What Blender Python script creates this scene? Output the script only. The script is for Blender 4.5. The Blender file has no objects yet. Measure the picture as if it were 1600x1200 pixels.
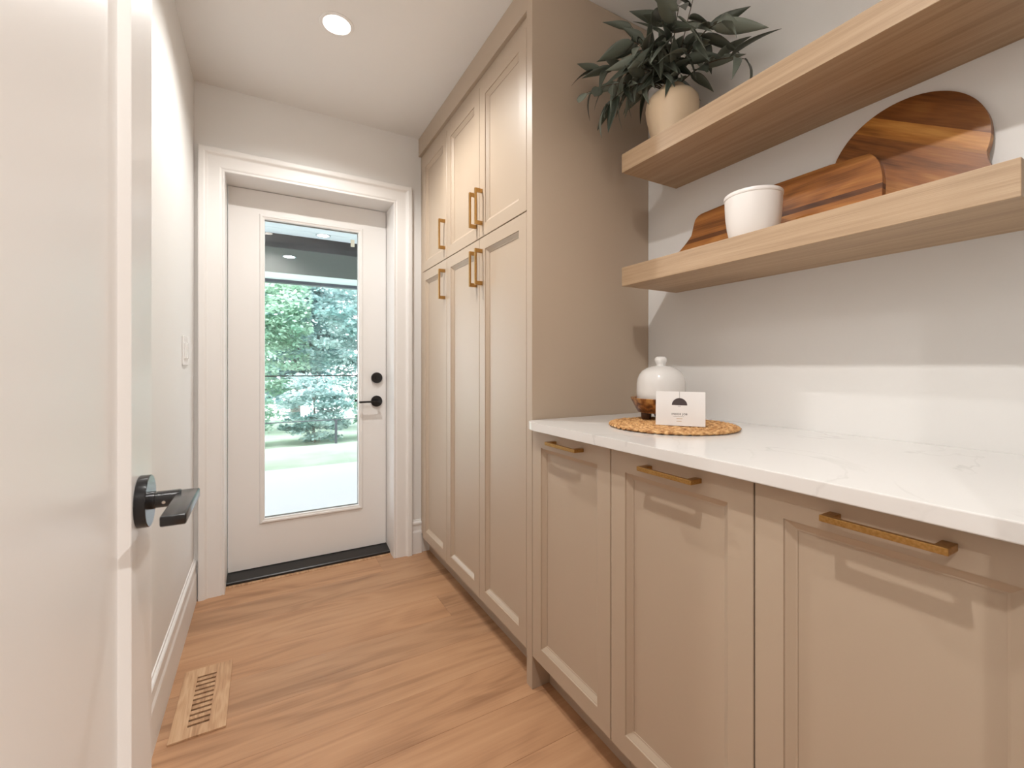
import bpy, bmesh, math, random
from mathutils import Vector, Matrix, noise as mnoise
random.seed(7)
S = bpy.context.scene
COL = S.collection

# ------------------------------------------------------------------ camera
EYE = 1.092
cam_d = bpy.data.cameras.new('camera')
cam = bpy.data.objects.new('camera', cam_d)
COL.objects.link(cam)
cam.location = (0, 0, EYE)
cam.rotation_euler = (math.radians(90), 0, math.radians(-29.47))
cam_d.sensor_width = 36.0
cam_d.lens = 686.6 / 1600 * 36.0
cam_d.shift_y = -26.0 / 1600
cam_d.clip_start = 0.02
cam_d.dof.use_dof = True
cam_d.dof.focus_distance = 1.5
cam_d.dof.aperture_fstop = 8.0
S.camera = cam

# ------------------------------------------------------------------ world, exposure
W = bpy.data.worlds.new('overcast_sky')
S.world = W
W.use_nodes = True
bg = W.node_tree.nodes['Background']
bg.inputs[0].default_value = (0.92, 0.97, 1.0, 1)
bg.inputs[1].default_value = 3.0
S.view_settings.view_transform = 'Standard'
S.view_settings.look = 'None'
S.view_settings.gamma = 1.0
S.view_settings.use_curve_mapping = False
S.view_settings.exposure = 1.0
LAMP_W = 34.0
LAMP_COL = (1.0, 0.985, 0.955)

# ------------------------------------------------------------------ key planes (metres)
XL, XR = -0.285, 1.342          # side walls
YF, YN, YO = 2.53, 0.076, -0.04  # far wall, near wall inner / outer face
ZC = 2.438                      # ceiling
XD = 0.792                      # face of cabinet doors
XB = 0.812                      # face of cabinet bodies
YP = 1.263                      # end panel face

# ------------------------------------------------------------------ materials
def lin(r, g, b):
    def c(v):
        v /= 255.0
        return v / 12.92 if v <= 0.04045 else ((v + 0.055) / 1.055) ** 2.4
    return (c(r), c(g), c(b), 1)

MATS = {}
def base_mat(name, col, rough=0.5, metal=0.0, bump=0.0, bscale=200.0, coat=0.0, spec=0.5):
    m = bpy.data.materials.new(name)
    m.use_nodes = True
    nt = m.node_tree
    p = nt.nodes['Principled BSDF']
    p.inputs['Base Color'].default_value = col
    p.inputs['Roughness'].default_value = rough
    p.inputs['Metallic'].default_value = metal
    p.inputs['Specular IOR Level'].default_value = spec
    if coat:
        p.inputs['Coat Weight'].default_value = coat
        p.inputs['Coat Roughness'].default_value = 0.12
    if bump:
        tc = nt.nodes.new('ShaderNodeTexCoord')
        n = nt.nodes.new('ShaderNodeTexNoise')
        n.inputs['Scale'].default_value = bscale
        n.inputs['Detail'].default_value = 3
        b = nt.nodes.new('ShaderNodeBump')
        b.inputs['Strength'].default_value = bump
        b.inputs['Distance'].default_value = 0.001
        nt.links.new(tc.outputs['Object'], n.inputs['Vector'])
        nt.links.new(n.outputs['Fac'], b.inputs['Height'])
        nt.links.new(b.outputs['Normal'], p.inputs['Normal'])
    MATS[name] = m
    return m

def ramp(nt, stops):
    r = nt.nodes.new('ShaderNodeValToRGB')
    e = r.color_ramp.elements
    while len(e) < len(stops):
        e.new(0.5)
    for el, (pos, col) in zip(e, stops):
        el.position = pos
        el.color = col
    return r

def wood_mat(name, dark, mid, light, axis='X', along=1.2, across=16.0, rough=0.45, tint=0.25, grain=0.35, bump=0.15, fig=0.5, lo=0.25, hi=0.75):
    """wood with grain running along one object axis; every object gets its own piece of the pattern"""
    m = bpy.data.materials.new(name)
    m.use_nodes = True
    nt = m.node_tree
    L = nt.links.new
    p = nt.nodes['Principled BSDF']
    p.inputs['Roughness'].default_value = rough
    tc = nt.nodes.new('ShaderNodeTexCoord')
    oi = nt.nodes.new('ShaderNodeObjectInfo')
    off = nt.nodes.new('ShaderNodeVectorMath'); off.operation = 'SCALE'
    off.inputs[0].default_value = (13.1, 7.7, 5.3)
    L(oi.outputs['Random'], off.inputs['Scale'])
    add = nt.nodes.new('ShaderNodeVectorMath'); add.operation = 'ADD'
    L(tc.outputs['Object'], add.inputs[0]); L(off.outputs[0], add.inputs[1])
    def mapped(sa, sc):
        mp = nt.nodes.new('ShaderNodeMapping')
        sc3 = [sc, sc, sc]
        sc3['XYZ'.index(axis)] = sa
        mp.inputs['Scale'].default_value = sc3
        L(add.outputs[0], mp.inputs['Vector'])
        return mp
    a = nt.nodes.new('ShaderNodeTexNoise')
    a.inputs['Scale'].default_value = 1.0; a.inputs['Detail'].default_value = 6; a.inputs['Distortion'].default_value = 0.8
    L(mapped(along, across).outputs[0], a.inputs['Vector'])
    # cathedral figure: warped contour lines of a broad stretched noise
    b = nt.nodes.new('ShaderNodeTexNoise')
    b.inputs['Scale'].default_value = 1.0; b.inputs['Detail'].default_value = 2; b.inputs['Distortion'].default_value = 0.4
    L(mapped(along * 1.1, across * 0.45).outputs[0], b.inputs['Vector'])
    mul = nt.nodes.new('ShaderNodeMath'); mul.operation = 'MULTIPLY'; mul.inputs[1].default_value = 60.0
    L(b.outputs['Fac'], mul.inputs[0])
    sn = nt.nodes.new('ShaderNodeMath'); sn.operation = 'SINE'
    L(mul.outputs[0], sn.inputs[0])
    f = nt.nodes.new('ShaderNodeTexNoise')
    f.inputs['Scale'].default_value = 1.0; f.inputs['Detail'].default_value = 4
    L(mapped(along * 5, across * 14).outputs[0], f.inputs['Vector'])
    r = ramp(nt, [(lo, dark), (0.5, mid), (hi, light)])
    s1 = nt.nodes.new('ShaderNodeMath'); s1.operation = 'MULTIPLY_ADD'; s1.inputs[1].default_value = 0.08 * fig
    L(sn.outputs[0], s1.inputs[0]); L(a.outputs['Fac'], s1.inputs[2])
    s2 = nt.nodes.new('ShaderNodeMath'); s2.operation = 'SUBTRACT'; s2.inputs[1].default_value = 0.5
    L(f.outputs['Fac'], s2.inputs[0])
    s3 = nt.nodes.new('ShaderNodeMath'); s3.operation = 'MULTIPLY_ADD'; s3.inputs[1].default_value = grain
    L(s2.outputs[0], s3.inputs[0]); L(s1.outputs[0], s3.inputs[2])
    L(s3.outputs[0], r.inputs['Fac'])
    mx = nt.nodes.new('ShaderNodeMix'); mx.data_type = 'RGBA'; mx.blend_type = 'MULTIPLY'
    mx.inputs[0].default_value = tint
    L(r.outputs['Color'], mx.inputs[6])
    L(oi.outputs['Color'], mx.inputs[7])
    L(mx.outputs[2], p.inputs['Base Color'])
    bp = nt.nodes.new('ShaderNodeBump'); bp.inputs['Strength'].default_value = bump; bp.inputs['Distance'].default_value = 0.0008
    L(f.outputs['Fac'], bp.inputs['Height'])
    L(bp.outputs['Normal'], p.inputs['Normal'])
    MATS[name] = m
    return m

base_mat('wall_paint', (0.80, 0.785, 0.765, 1), 0.55, bump=0.06, bscale=350)
base_mat('ceiling_paint', (0.82, 0.805, 0.785, 1), 0.8)
base_mat('trim_paint', (0.82, 0.80, 0.78, 1), 0.42)
base_mat('door_paint', (0.80, 0.78, 0.76, 1), 0.32)
base_mat('cabinet_paint', (0.475, 0.375, 0.282, 1), 0.38, bump=0.03, bscale=500)
base_mat('toe_dark', lin(120, 105, 90), 0.6)
base_mat('black_metal', (0.012, 0.011, 0.011, 1), 0.32)
base_mat('satin_black', (0.010, 0.010, 0.011, 1), 0.22)
base_mat('steel', (0.6, 0.58, 0.55, 1), 0.3, metal=1)
base_mat('white_ceramic', (0.83, 0.81, 0.79, 1), 0.10, coat=0.3)
base_mat('matte_ceramic', (0.82, 0.78, 0.75, 1), 0.45)
base_mat('vase_clay', lin(224, 200, 168), 0.45, bump=0.05, bscale=120)
base_mat('paper', (0.86, 0.84, 0.83, 1), 0.55)
base_mat('ink', lin(70, 58, 58), 0.6)
base_mat('ink_dark', lin(40, 34, 34), 0.6)
base_mat('ink_tan', lin(196, 170, 142), 0.6)
base_mat('ink_pale', lin(196, 200, 186), 0.6)
base_mat('switch_plastic', (0.80, 0.79, 0.78, 1), 0.25)
base_mat('slot_dark', lin(70, 48, 30), 0.8)
base_mat('concrete', (0.84, 0.81, 0.83, 1), 0.75, bump=0.3, bscale=40)
base_mat('soffit_white', (0.66, 0.71, 0.76, 1), 0.55)
base_mat('beam_grey', (0.036, 0.034, 0.036, 1), 0.6)
base_mat('gutter_dark', lin(72, 76, 86), 0.4)
base_mat('ring_grey', lin(120, 140, 145), 0.5)
base_mat('siding', (0.6, 0.6, 0.58, 1), 0.7)
base_mat('bark', lin(150, 146, 142), 0.9, bump=0.5, bscale=30)
base_mat('stem', lin(74, 62, 44), 0.6)
base_mat('kitchen_floor', lin(190, 150, 115), 0.4)

m = base_mat('lawn_grass', (0.36, 0.55, 0.22, 1), 0.9)
nt = m.node_tree
tc = nt.nodes.new('ShaderNodeTexCoord'); n = nt.nodes.new('ShaderNodeTexNoise'); n.inputs['Scale'].default_value = 3
r = ramp(nt, [(0.3, (0.50, 0.60, 0.46, 1)), (0.7, (0.64, 0.71, 0.60, 1))])
nt.links.new(tc.outputs['Object'], n.inputs['Vector']); nt.links.new(n.outputs['Fac'], r.inputs['Fac'])
nt.links.new(r.outputs['Color'], nt.nodes['Principled BSDF'].inputs['Base Color'])

def brushed(name, c1, c2, rough):
    m = base_mat(name, c1, rough, metal=1.0)
    nt = m.node_tree
    tc = nt.nodes.new('ShaderNodeTexCoord'); n = nt.nodes.new('ShaderNodeTexNoise')
    n.inputs['Scale'].default_value = 300; n.inputs['Detail'].default_value = 2
    r = ramp(nt, [(0.35, c1), (0.65, c2)])
    nt.links.new(tc.outputs['Object'], n.inputs['Vector']); nt.links.new(n.outputs['Fac'], r.inputs['Fac'])
    nt.links.new(r.outputs['Color'], nt.nodes['Principled BSDF'].inputs['Base Color'])
brushed('brass', lin(170, 130, 74), lin(188, 148, 92), 0.36)

# oak floor, oak shelves, acacia boards, stand
wood_mat('floor_oak', lin(140, 100, 71), lin(184, 141, 106), lin(200, 158, 122), 'X', 0.9, 11, rough=0.45, tint=0.7, grain=0.34, fig=0.9, lo=0.1, hi=0.9)
wood_mat('vent_oak', lin(158, 120, 88), lin(190, 150, 114), lin(206, 170, 134), 'Y', 2.0, 30, rough=0.5, tint=0.0, grain=0.5, fig=1.0)
wood_mat('shelf_oak', lin(150, 122, 94), lin(176, 148, 118), lin(192, 166, 136), 'Y', 1.6, 60, rough=0.5, tint=0.0, grain=0.7, fig=0.1, bump=0.35, lo=0.1, hi=0.9)
wood_mat('acacia', lin(108, 68, 30), lin(176, 123, 66), lin(214, 168, 102), 'Y', 1.6, 22, rough=0.36, tint=1.0, grain=0.4, fig=0.9, lo=0.15, hi=0.85)
wood_mat('stand_wood', lin(70, 36, 12), lin(140, 86, 40), lin(196, 146, 84), 'X', 9.0, 26, rough=0.3, tint=0.0, grain=0.4, fig=1.6)
wood_mat('foot_wood', lin(34, 18, 10), lin(60, 34, 18), lin(84, 50, 28), 'Z', 9.0, 26, rough=0.35, tint=0.0, grain=0.3)

# wicker
m = base_mat('wicker', lin(196, 146, 92), 0.65)
nt = m.node_tree
tc = nt.nodes.new('ShaderNodeTexCoord'); n = nt.nodes.new('ShaderNodeTexNoise'); n.inputs['Scale'].default_value = 90
r = ramp(nt, [(0.3, lin(146, 94, 48)), (0.5, lin(206, 156, 100)), (0.7, lin(232, 192, 140))])
nt.links.new(tc.outputs['Object'], n.inputs['Vector']); nt.links.new(n.outputs['Fac'], r.inputs['Fac'])
nt.links.new(r.outputs['Color'], nt.nodes['Principled BSDF'].inputs['Base Color'])

# quartz
m = base_mat('quartz', (0.84, 0.82, 0.80, 1), 0.13)
nt = m.node_tree; L = nt.links.new
tc = nt.nodes.new('ShaderNodeTexCoord')
n1 = nt.nodes.new('ShaderNodeTexNoise'); n1.inputs['Scale'].default_value = 2.2; n1.inputs['Detail'].default_value = 8; n1.inputs['Distortion'].default_value = 1.6
n2 = nt.nodes.new('ShaderNodeTexNoise'); n2.inputs['Scale'].default_value = 2.6
L(tc.outputs['Object'], n1.inputs['Vector']); L(tc.outputs['Object'], n2.inputs['Vector'])
ab = nt.nodes.new('ShaderNodeMath'); ab.operation = 'SUBTRACT'; ab.inputs[1].default_value = 0.53
L(n1.outputs['Fac'], ab.inputs[0])
aa = nt.nodes.new('ShaderNodeMath'); aa.operation = 'ABSOLUTE'; L(ab.outputs[0], aa.inputs[0])
v = ramp(nt, [(0.0, (1, 1, 1, 1)), (0.012, (0, 0, 0, 1))]); L(aa.outputs[0], v.inputs['Fac'])
k = ramp(nt, [(0.42, (0, 0, 0, 1)), (0.60, (1, 1, 1, 1))]); L(n2.outputs['Fac'], k.inputs['Fac'])
mm = nt.nodes.new('ShaderNodeMath'); mm.operation = 'MULTIPLY'; L(v.outputs[0], mm.inputs[0]); L(k.outputs[0], mm.inputs[1])
m2 = nt.nodes.new('ShaderNodeMath'); m2.operation = 'MULTIPLY'; m2.inputs[1].default_value = 0.36; L(mm.outputs[0], m2.inputs[0])
mx = nt.nodes.new('ShaderNodeMix'); mx.data_type = 'RGBA'
mx.inputs[6].default_value = (0.77, 0.75, 0.73, 1); mx.inputs[7].default_value = (0.48, 0.46, 0.44, 1)
L(m2.outputs[0], mx.inputs[0]); L(mx.outputs[2], nt.nodes['Principled BSDF'].inputs['Base Color'])

# leaf
def leaf_mat(name, c1, c2, rough, trans=0.15):
    m = base_mat(name, c1, rough)
    nt = m.node_tree; L = nt.links.new
    oi = nt.nodes.new('ShaderNodeObjectInfo')
    r = ramp(nt, [(0.0, c1), (1.0, c2)]); L(oi.outputs['Random'], r.inputs['Fac'])
    L(r.outputs['Color'], nt.nodes['Principled BSDF'].inputs['Base Color'])
leaf_mat('leaf', lin(46, 54, 42), lin(132, 140, 128), 0.40)

def foliage_mat(name, c1, c2):  # pale end of the ramp paints sunlit leaves into the colour
    m = base_mat(name, c1, 0.6)
    nt = m.node_tree; L = nt.links.new
    tc = nt.nodes.new('ShaderNodeTexCoord'); n = nt.nodes.new('ShaderNodeTexNoise'); n.inputs['Scale'].default_value = 1.6; n.inputs['Detail'].default_value = 4
    r = ramp(nt, [(0.35, c1), (0.65, c2)]); L(tc.outputs['Object'], n.inputs['Vector']); L(n.outputs['Fac'], r.inputs['Fac'])
    p = nt.nodes['Principled BSDF']
    L(r.outputs['Color'], p.inputs['Base Color'])
    t = nt.nodes.new('ShaderNodeBsdfTranslucent'); L(r.outputs['Color'], t.inputs['Color'])
    ms = nt.nodes.new('ShaderNodeMixShader'); ms.inputs[0].default_value = 0.4
    L(p.outputs[0], ms.inputs[1]); L(t.outputs[0], ms.inputs[2]); L(ms.outputs[0], nt.nodes['Material Output'].inputs['Surface'])
foliage_mat('foliage_a', (0.26, 0.46, 0.45, 1), (0.76, 0.86, 0.85, 1))
foliage_mat('foliage_b', (0.28, 0.50, 0.38, 1), (0.70, 0.84, 0.72, 1))
foliage_mat('foliage_c', (0.20, 0.37, 0.38, 1), (0.56, 0.72, 0.72, 1))

# window glass: clear pane with mirror reflection growing at grazing angles
m = bpy.data.materials.new('glass'); m.use_nodes = True; MATS['glass'] = m
nt = m.node_tree; L = nt.links.new
nt.nodes.remove(nt.nodes['Principled BSDF'])
tr = nt.nodes.new('ShaderNodeBsdfTransparent'); tr.inputs[0].default_value = (0.985, 0.995, 1.0, 1)
gl = nt.nodes.new('ShaderNodeBsdfGlossy'); gl.inputs['Roughness'].default_value = 0.0
lw = nt.nodes.new('ShaderNodeLayerWeight'); lw.inputs['Blend'].default_value = 0.5
pw = nt.nodes.new('ShaderNodeMath'); pw.operation = 'POWER'; pw.inputs[1].default_value = 5.0; L(lw.outputs['Facing'], pw.inputs[0])
ma = nt.nodes.new('ShaderNodeMath'); ma.operation = 'MULTIPLY_ADD'; ma.inputs[1].default_value = 0.9; ma.inputs[2].default_value = 0.04; L(pw.outputs[0], ma.inputs[0])
ms = nt.nodes.new('ShaderNodeMixShader'); L(ma.outputs[0], ms.inputs[0]); L(tr.outputs[0], ms.inputs[1]); L(gl.outputs[0], ms.inputs[2])
L(ms.outputs[0], nt.nodes['Material Output'].inputs['Surface'])

def glow(name, col, st):
    m = bpy.data.materials.new(name); m.use_nodes = True; MATS[name] = m
    p = m.node_tree.nodes['Principled BSDF']
    p.inputs['Emission Color'].default_value = col
    p.inputs['Emission Strength'].default_value = st
glow('lamp_lens', (1.0, 0.92, 0.82, 1), 6.0)
glow('patio_lens', (1.0, 0.98, 0.95, 1), 9.0)

# ------------------------------------------------------------------ object helpers
WORG = {}
def put(name, bm, mat, parent=None, origin=None, smooth=False, label=None, cat=None, group=None, kind=None, color=None):
    """link a bmesh given in world coordinates as one object with its origin at 'origin'"""
    if origin is None:
        origin = WORG[parent.name] if parent else base_of(bm)
    origin = Vector(origin)
    bmesh.ops.recalc_face_normals(bm, faces=bm.faces)
    me = bpy.data.meshes.new(name)
    bm.to_mesh(me); bm.free()
    me.transform(Matrix.Translation(-origin))
    me.materials.append(MATS[mat])
    if smooth:
        for pl in me.polygons:
            pl.use_smooth = True
    return link(name, me, parent, origin, label, cat, group, kind, color, smooth)

def link(name, data, parent, origin, label=None, cat=None, group=None, kind=None, color=None, smooth=False):
    o = bpy.data.objects.new(name, data)
    COL.objects.link(o)
    origin = Vector(origin)
    WORG[o.name] = origin
    if parent:
        o.parent = parent
        o.location = origin - WORG[parent.name]
    else:
        o.location = origin
    if color: o.color = color
    if label: o['label'] = label
    if cat: o['category'] = cat
    if group: o['group'] = group
    if kind: o['kind'] = kind
    if smooth == 'auto':
        md = o.modifiers.new('edges', 'EDGE_SPLIT'); md.split_angle = math.radians(35)
    return o

def thing(name, loc, label=None, cat=None, group=None, kind=None):
    return link(name, None, None, loc, label, cat, group, kind)

def base_of(bm):
    xs = [v.co.x for v in bm.verts]; ys = [v.co.y for v in bm.verts]; zs = [v.co.z for v in bm.verts]
    return ((min(xs) + max(xs)) / 2, (min(ys) + max(ys)) / 2, min(zs))

def B():
    return bmesh.new()

def box(bm, x0, x1, y0, y1, z0, z1, bev=0.0, seg=2):
    vs = [bm.verts.new((x, y, z)) for x in (x0, x1) for y in (y0, y1) for z in (z0, z1)]
    q = [(0, 1, 3, 2), (4, 6, 7, 5), (0, 4, 5, 1), (2, 3, 7, 6), (0, 2, 6, 4), (1, 5, 7, 3)]
    fs = [bm.faces.new([vs[i] for i in f]) for f in q]
    if bev:
        es = set(e for f in fs for e in f.edges)
        bmesh.ops.bevel(bm, geom=list(es), offset=bev, segments=seg, profile=0.5, affect='EDGES')
    return bm

def bx(*a, **k):
    return box(B(), *a, **k)

def lathe(bm, prof, c, n=40, axis='Z', caps=True):
    """prof: (radius, height) pairs around an axis through c"""
    rings = []
    for r_, h_ in prof:
        ring = []
        for i in range(n):
            t = 2 * math.pi * i / n
            a, b = r_ * math.cos(t), r_ * math.sin(t)
            if axis == 'Z': p = (c[0] + a, c[1] + b, c[2] + h_)
            elif axis == 'X': p = (c[0] + h_, c[1] + a, c[2] + b)
            else: p = (c[0] + a, c[1] + h_, c[2] + b)
            ring.append(bm.verts.new(p))
        rings.append(ring)
    for q, w in zip(rings, rings[1:]):
        for i in range(n):
            j = (i + 1) % n
            bm.faces.new((q[i], q[j], w[j], w[i]))
    if caps:
        bm.faces.new(rings[0]); bm.faces.new(rings[-1])
    return bm

def tube(bm, pts, rad, n=8):
    pts = [Vector(p) for p in pts]
    rings = []
    up = Vector((0.13, 0.27, 0.95)).normalized()
    for i, p in enumerate(pts):
        d = (pts[min(i + 1, len(pts) - 1)] - pts[max(i - 1, 0)]).normalized()
        s = d.cross(up)
        if s.length < 1e-3: s = d.cross(Vector((1, 0, 0)))
        s.normalize(); u = s.cross(d)
        r_ = rad[i] if isinstance(rad, (list, tuple)) else rad
        rings.append([bm.verts.new(p + s * (r_ * math.cos(2 * math.pi * k / n)) + u * (r_ * math.sin(2 * math.pi * k / n))) for k in range(n)])
    for q, w in zip(rings, rings[1:]):
        for k in range(n):
            j = (k + 1) % n
            bm.faces.new((q[k], q[j], w[j], w[k]))
    bm.faces.new(rings[0]); bm.faces.new(rings[-1])
    return bm

def rings(bm, rects, fn, close_last=False, close_first=False):
    """nested rectangles (a0, a1, b0, b1, depth) joined into a stepped frame; fn maps (a, b, depth) to the world"""
    loops = []
    for a0, a1, b0, b1, d in rects:
        loops.append([bm.verts.new(fn(a, b, d)) for a, b in ((a0, b0), (a1, b0), (a1, b1), (a0, b1))])
    for q, w in zip(loops, loops[1:]):
        for k in range(4):
            j = (k + 1) % 4
            bm.faces.new((q[k], q[j], w[j], w[k]))
    if close_last: bm.faces.new(loops[-1])
    if close_first: bm.faces.new(loops[0])
    return bm

def inset(a0, a1, b0, b1, w, d):
    return (a0 + w, a1 - w, b0 + w, b1 - w, d)

def prism(bm, outline, fn, d0, d1, bev=0.0):
    """solid from a 2D outline, between depths d0 and d1"""
    lo = [bm.verts.new(fn(a, b, d0)) for a, b in outline]
    hi = [bm.verts.new(fn(a, b, d1)) for a, b in outline]
    f0 = bm.faces.new(lo); f1 = bm.faces.new(hi[::-1])
    n = len(outline)
    for k in range(n):
        j = (k + 1) % n
        bm.faces.new((lo[k], lo[j], hi[j], hi[k]))
    if bev:
        es = list(f0.edges) + list(f1.edges)
        bmesh.ops.bevel(bm, geom=es, offset=bev, segments=2, profile=0.5, affect='EDGES')
    return bm

def sweep_profile(bm, prof, fn_list):
    """prof: list of 2D points; each fn in fn_list maps a profile point to the world at one station"""
    st = [[bm.verts.new(f(a, b)) for a, b in prof] for f in fn_list]
    for q, w in zip(st, st[1:]):
        for k in range(len(prof) - 1):
            bm.faces.new((q[k], q[k + 1], w[k + 1], w[k]))
    bm.faces.new(st[0]); bm.faces.new(st[-1])
    return bm

# ------------------------------------------------------------------ room shell
def wall(name, bm, mat='wall_paint'):
    return put(name, bm, mat, kind='structure')

wall('wall_left', bx(XL - 0.1, XL, YN, YF, 0, ZC))
wall('wall_right', bx(XR, XR + 0.1, YN, YF, 0, ZC))
bm = B()                                   # far wall with the opening of the glazed door
DX0, DX1, DZ1 = -0.163, 0.647, 2.032
box(bm, XL - 0.1, DX0 - 0.02, YF, 2.74, 0, ZC)
box(bm, DX1 + 0.02, XR + 0.1, YF, 2.74, 0, ZC)
box(bm, DX0 - 0.02, DX1 + 0.02, YF, 2.74, DZ1 + 0.02, ZC)
wall('wall_far', bm)
bm = B()                                   # near wall with the doorway the camera stands in
NX0, NX1 = -0.15, 0.565
box(bm, -3.2, NX0 - 0.02, YO, YN, 0, ZC)
box(bm, NX1 + 0.02, 3.2, YO, YN, 0, ZC)
box(bm, NX0 - 0.02, NX1 + 0.02, YO, YN, 2.06, ZC)
wall('wall_near', bm)
wall('ceiling', bx(XL - 0.1, XR + 0.1, YN, 2.74, ZC, ZC + 0.1), 'ceiling_paint')
# kitchen behind the doorway
KY = -4.0
wall('wall_kitchen_left', bx(-3.3, -3.2, KY, YO, 0, ZC))
wall('wall_kitchen_right', bx(3.2, 3.3, KY, YO, 0, ZC))
wall('wall_kitchen_back', bx(-3.2, 3.2, KY - 0.1, KY, 0, ZC))
wall('ceiling_kitchen', bx(-3.2, 3.2, KY, YO, ZC, ZC + 0.1), 'ceiling_paint')
wall('floor_kitchen', bx(-3.2, 3.2, KY, YO, -0.1, 0), 'kitchen_floor')

# floor: subfloor with planks laid across the room
floor = put('floor', bx(XL - 0.1, XR + 0.1, YO, 2.74, -0.12, -0.016), 'floor_oak', kind='structure')
PW = 0.190
tones = [(1.0, 0.97, 0.93, 1), (0.96, 0.94, 0.92, 1), (1.0, 0.96, 0.91, 1), (0.90, 0.91, 0.92, 1), (0.97, 0.94, 0.90, 1), (1.0, 0.99, 0.97, 1)]
y = 2.575
row = 0
rr = random.Random(3)
joints = [0.56, None, None, 0.72, None, None, None, None, 0.1, 0.45, None, 0.2, 0.5, None, 0.3, 0.1]
while y > YO + 0.001:
    y0 = max(y - PW, YO)
    j = joints[row % len(joints)]
    segs = [(XL, XR)] if j is None else [(XL, j), (j, XR)]
    for (a, b) in segs:
        put('plank', bx(a + 0.0003, b - 0.0003, y0 + 0.0003, y - 0.0003, -0.016, 0.0, bev=0.0004, seg=1), 'floor_oak', floor,
            origin=((a + b) / 2, (y0 + y) / 2, -0.016), color=tones[(row * 2 + (a > XL) * 3 + rr.randint(0, 1)) % 6])
    y = y0; row += 1
put('transition_strip', bx(DX0 - 0.003, DX1 + 0.003, 2.5752, 2.6, -0.016, 0.003, bev=0.0015), 'vent_oak', floor)

# baseboards
bprof = [(0, 0), (0.013, 0), (0.013, 0.118), (0.0125, 0.124), (0.009, 0.135), (0.008, 0.160), (0.0085, 0.166), (0.0115, 0.170), (0.0115, 0.178), (0.009, 0.183), (0.004, 0.188), (0.003, 0.194), (0, 0.196)]
bm = B(); sweep_profile(bm, bprof, [lambda d, z: (XL + d, YN, z), lambda d, z: (XL + d, YF, z)])
put('baseboard_left', bm, 'trim_paint', kind='structure')
bm = B(); sweep_profile(bm, bprof, [lambda d, z: (0.7535, YF - d, z), lambda d, z: (0.811, YF - d, z)])
put('baseboard_far', bm, 'trim_paint', kind='structure')

# casing of the glazed door (mitred, moulded)
cprof = [(0, 0), (0, 0.010), (0.002, 0.013), (0.007, 0.013), (0.009, 0.0105), (0.013, 0.0105), (0.015, 0.013), (0.020, 0.0145), (0.066, 0.0155), (0.070, 0.0165), (0.074, 0.020), (0.078, 0.0245), (0.083, 0.0265), (0.100, 0.0265), (0.104, 0.025), (0.105, 0.022), (0.105, 0)]
bm = B()
sweep_profile(bm, cprof, [lambda w, d: (DX0 - w, YF - d, 0), lambda w, d: (DX0 - w, YF - d, DZ1 + w), lambda w, d: (DX1 + w, YF - d, DZ1 + w), lambda w, d: (DX1 + w, YF - d, 0)])
put('trim_1', bm, 'trim_paint', kind='structure')
# jambs and stops of the glazed door
bm = B()
box(bm, DX0 - 0.02, DX0, YF, 2.74, 0, DZ1); box(bm, DX1, DX1 + 0.02, YF, 2.74, 0, DZ1); box(bm, DX0 - 0.02, DX1 + 0.02, YF, 2.74, DZ1, DZ1 + 0.02)
put('trim_2', bm, 'trim_paint', kind='structure')
# jamb and casing of the doorway behind
bm = B()
box(bm, NX0 - 0.02, NX0, YO, YN, 0, 2.04); box(bm, NX1, NX1 + 0.02, YO, YN, 0, 2.04); box(bm, NX0 - 0.02, NX1 + 0.02, YO, YN, 2.04, 2.06)
put('trim_3', bm, 'trim_paint', kind='structure')
bm = B()
box(bm, NX1 + 0.006, NX1 + 0.095, YN, YN + 0.016, 0, 2.136, bev=0.002); box(bm, XL, NX1 + 0.006, YN, YN + 0.016, 2.046, 2.136, bev=0.002)
put('trim_4', bm, 'trim_paint', kind='structure')

# ------------------------------------------------------------------ glazed exterior door
YD = 2.692
door = thing('door_1', (0.242, YD, 0.03), kind='structure')
door['label'] = 'white exterior door with one tall clear glass pane'
FY = lambda a, b, d: (a, YD + d, b)
sx0, sx1, sz0, sz1 = DX0 + 0.003, DX1 - 0.003, 0.032, DZ1 - 0.003
gx0, gx1, gz0, gz1 = -0.020, 0.510, 0.260, 1.908
bm = B()
rings(bm, [(gx0 + 0.012, gx1 - 0.012, gz0 + 0.012, gz1 - 0.012, 0.044), (sx0, sx1, sz0, sz1, 0.044), (sx0, sx1, sz0, sz1, 0.0), (gx0 + 0.012, gx1 - 0.012, gz0 + 0.012, gz1 - 0.012, 0.0), (gx0 + 0.012, gx1 - 0.012, gz0 + 0.012, gz1 - 0.012, 0.044)], FY)
put('slab', bm, 'trim_paint', door)
bm = B()
for s, d0 in ((1, 0.0), (-1, 0.044)):
    f = lambda a, b, d, s=s, d0=d0: (a, YD + d0 + s * d, b)
    rings(bm, [inset(gx0, gx1, gz0, gz1, 0, 0.0), inset(gx0, gx1, gz0, gz1, 0.001, -0.004), inset(gx0, gx1, gz0, gz1, 0.005, -0.008), inset(gx0, gx1, gz0, gz1, 0.013, -0.008), inset(gx0, gx1, gz0, gz1, 0.016, -0.005), inset(gx0, gx1, gz0, gz1, 0.024, -0.003), inset(gx0, gx1, gz0, gz1, 0.026, 0.010)], f)
put('glazing_frame', bm, 'trim_paint', door)
put('pane', bx(gx0 + 0.020, gx1 - 0.020, YD + 0.018, YD + 0.022, gz0 + 0.020, gz1 - 0.020), 'glass', door)
KX = 0.588
put('sticker', bx(0.444, 0.466, YD + 0.0172, YD + 0.018, 1.800, 1.842), 'ink_pale', door)
bm = B(); lathe(bm, [(0.030, 0.0), (0.032, -0.003), (0.032, -0.016), (0.030, -0.019), (0.012, -0.019), (0.011, -0.026)], (KX, YD, 1.030), axis='Y')
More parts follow.
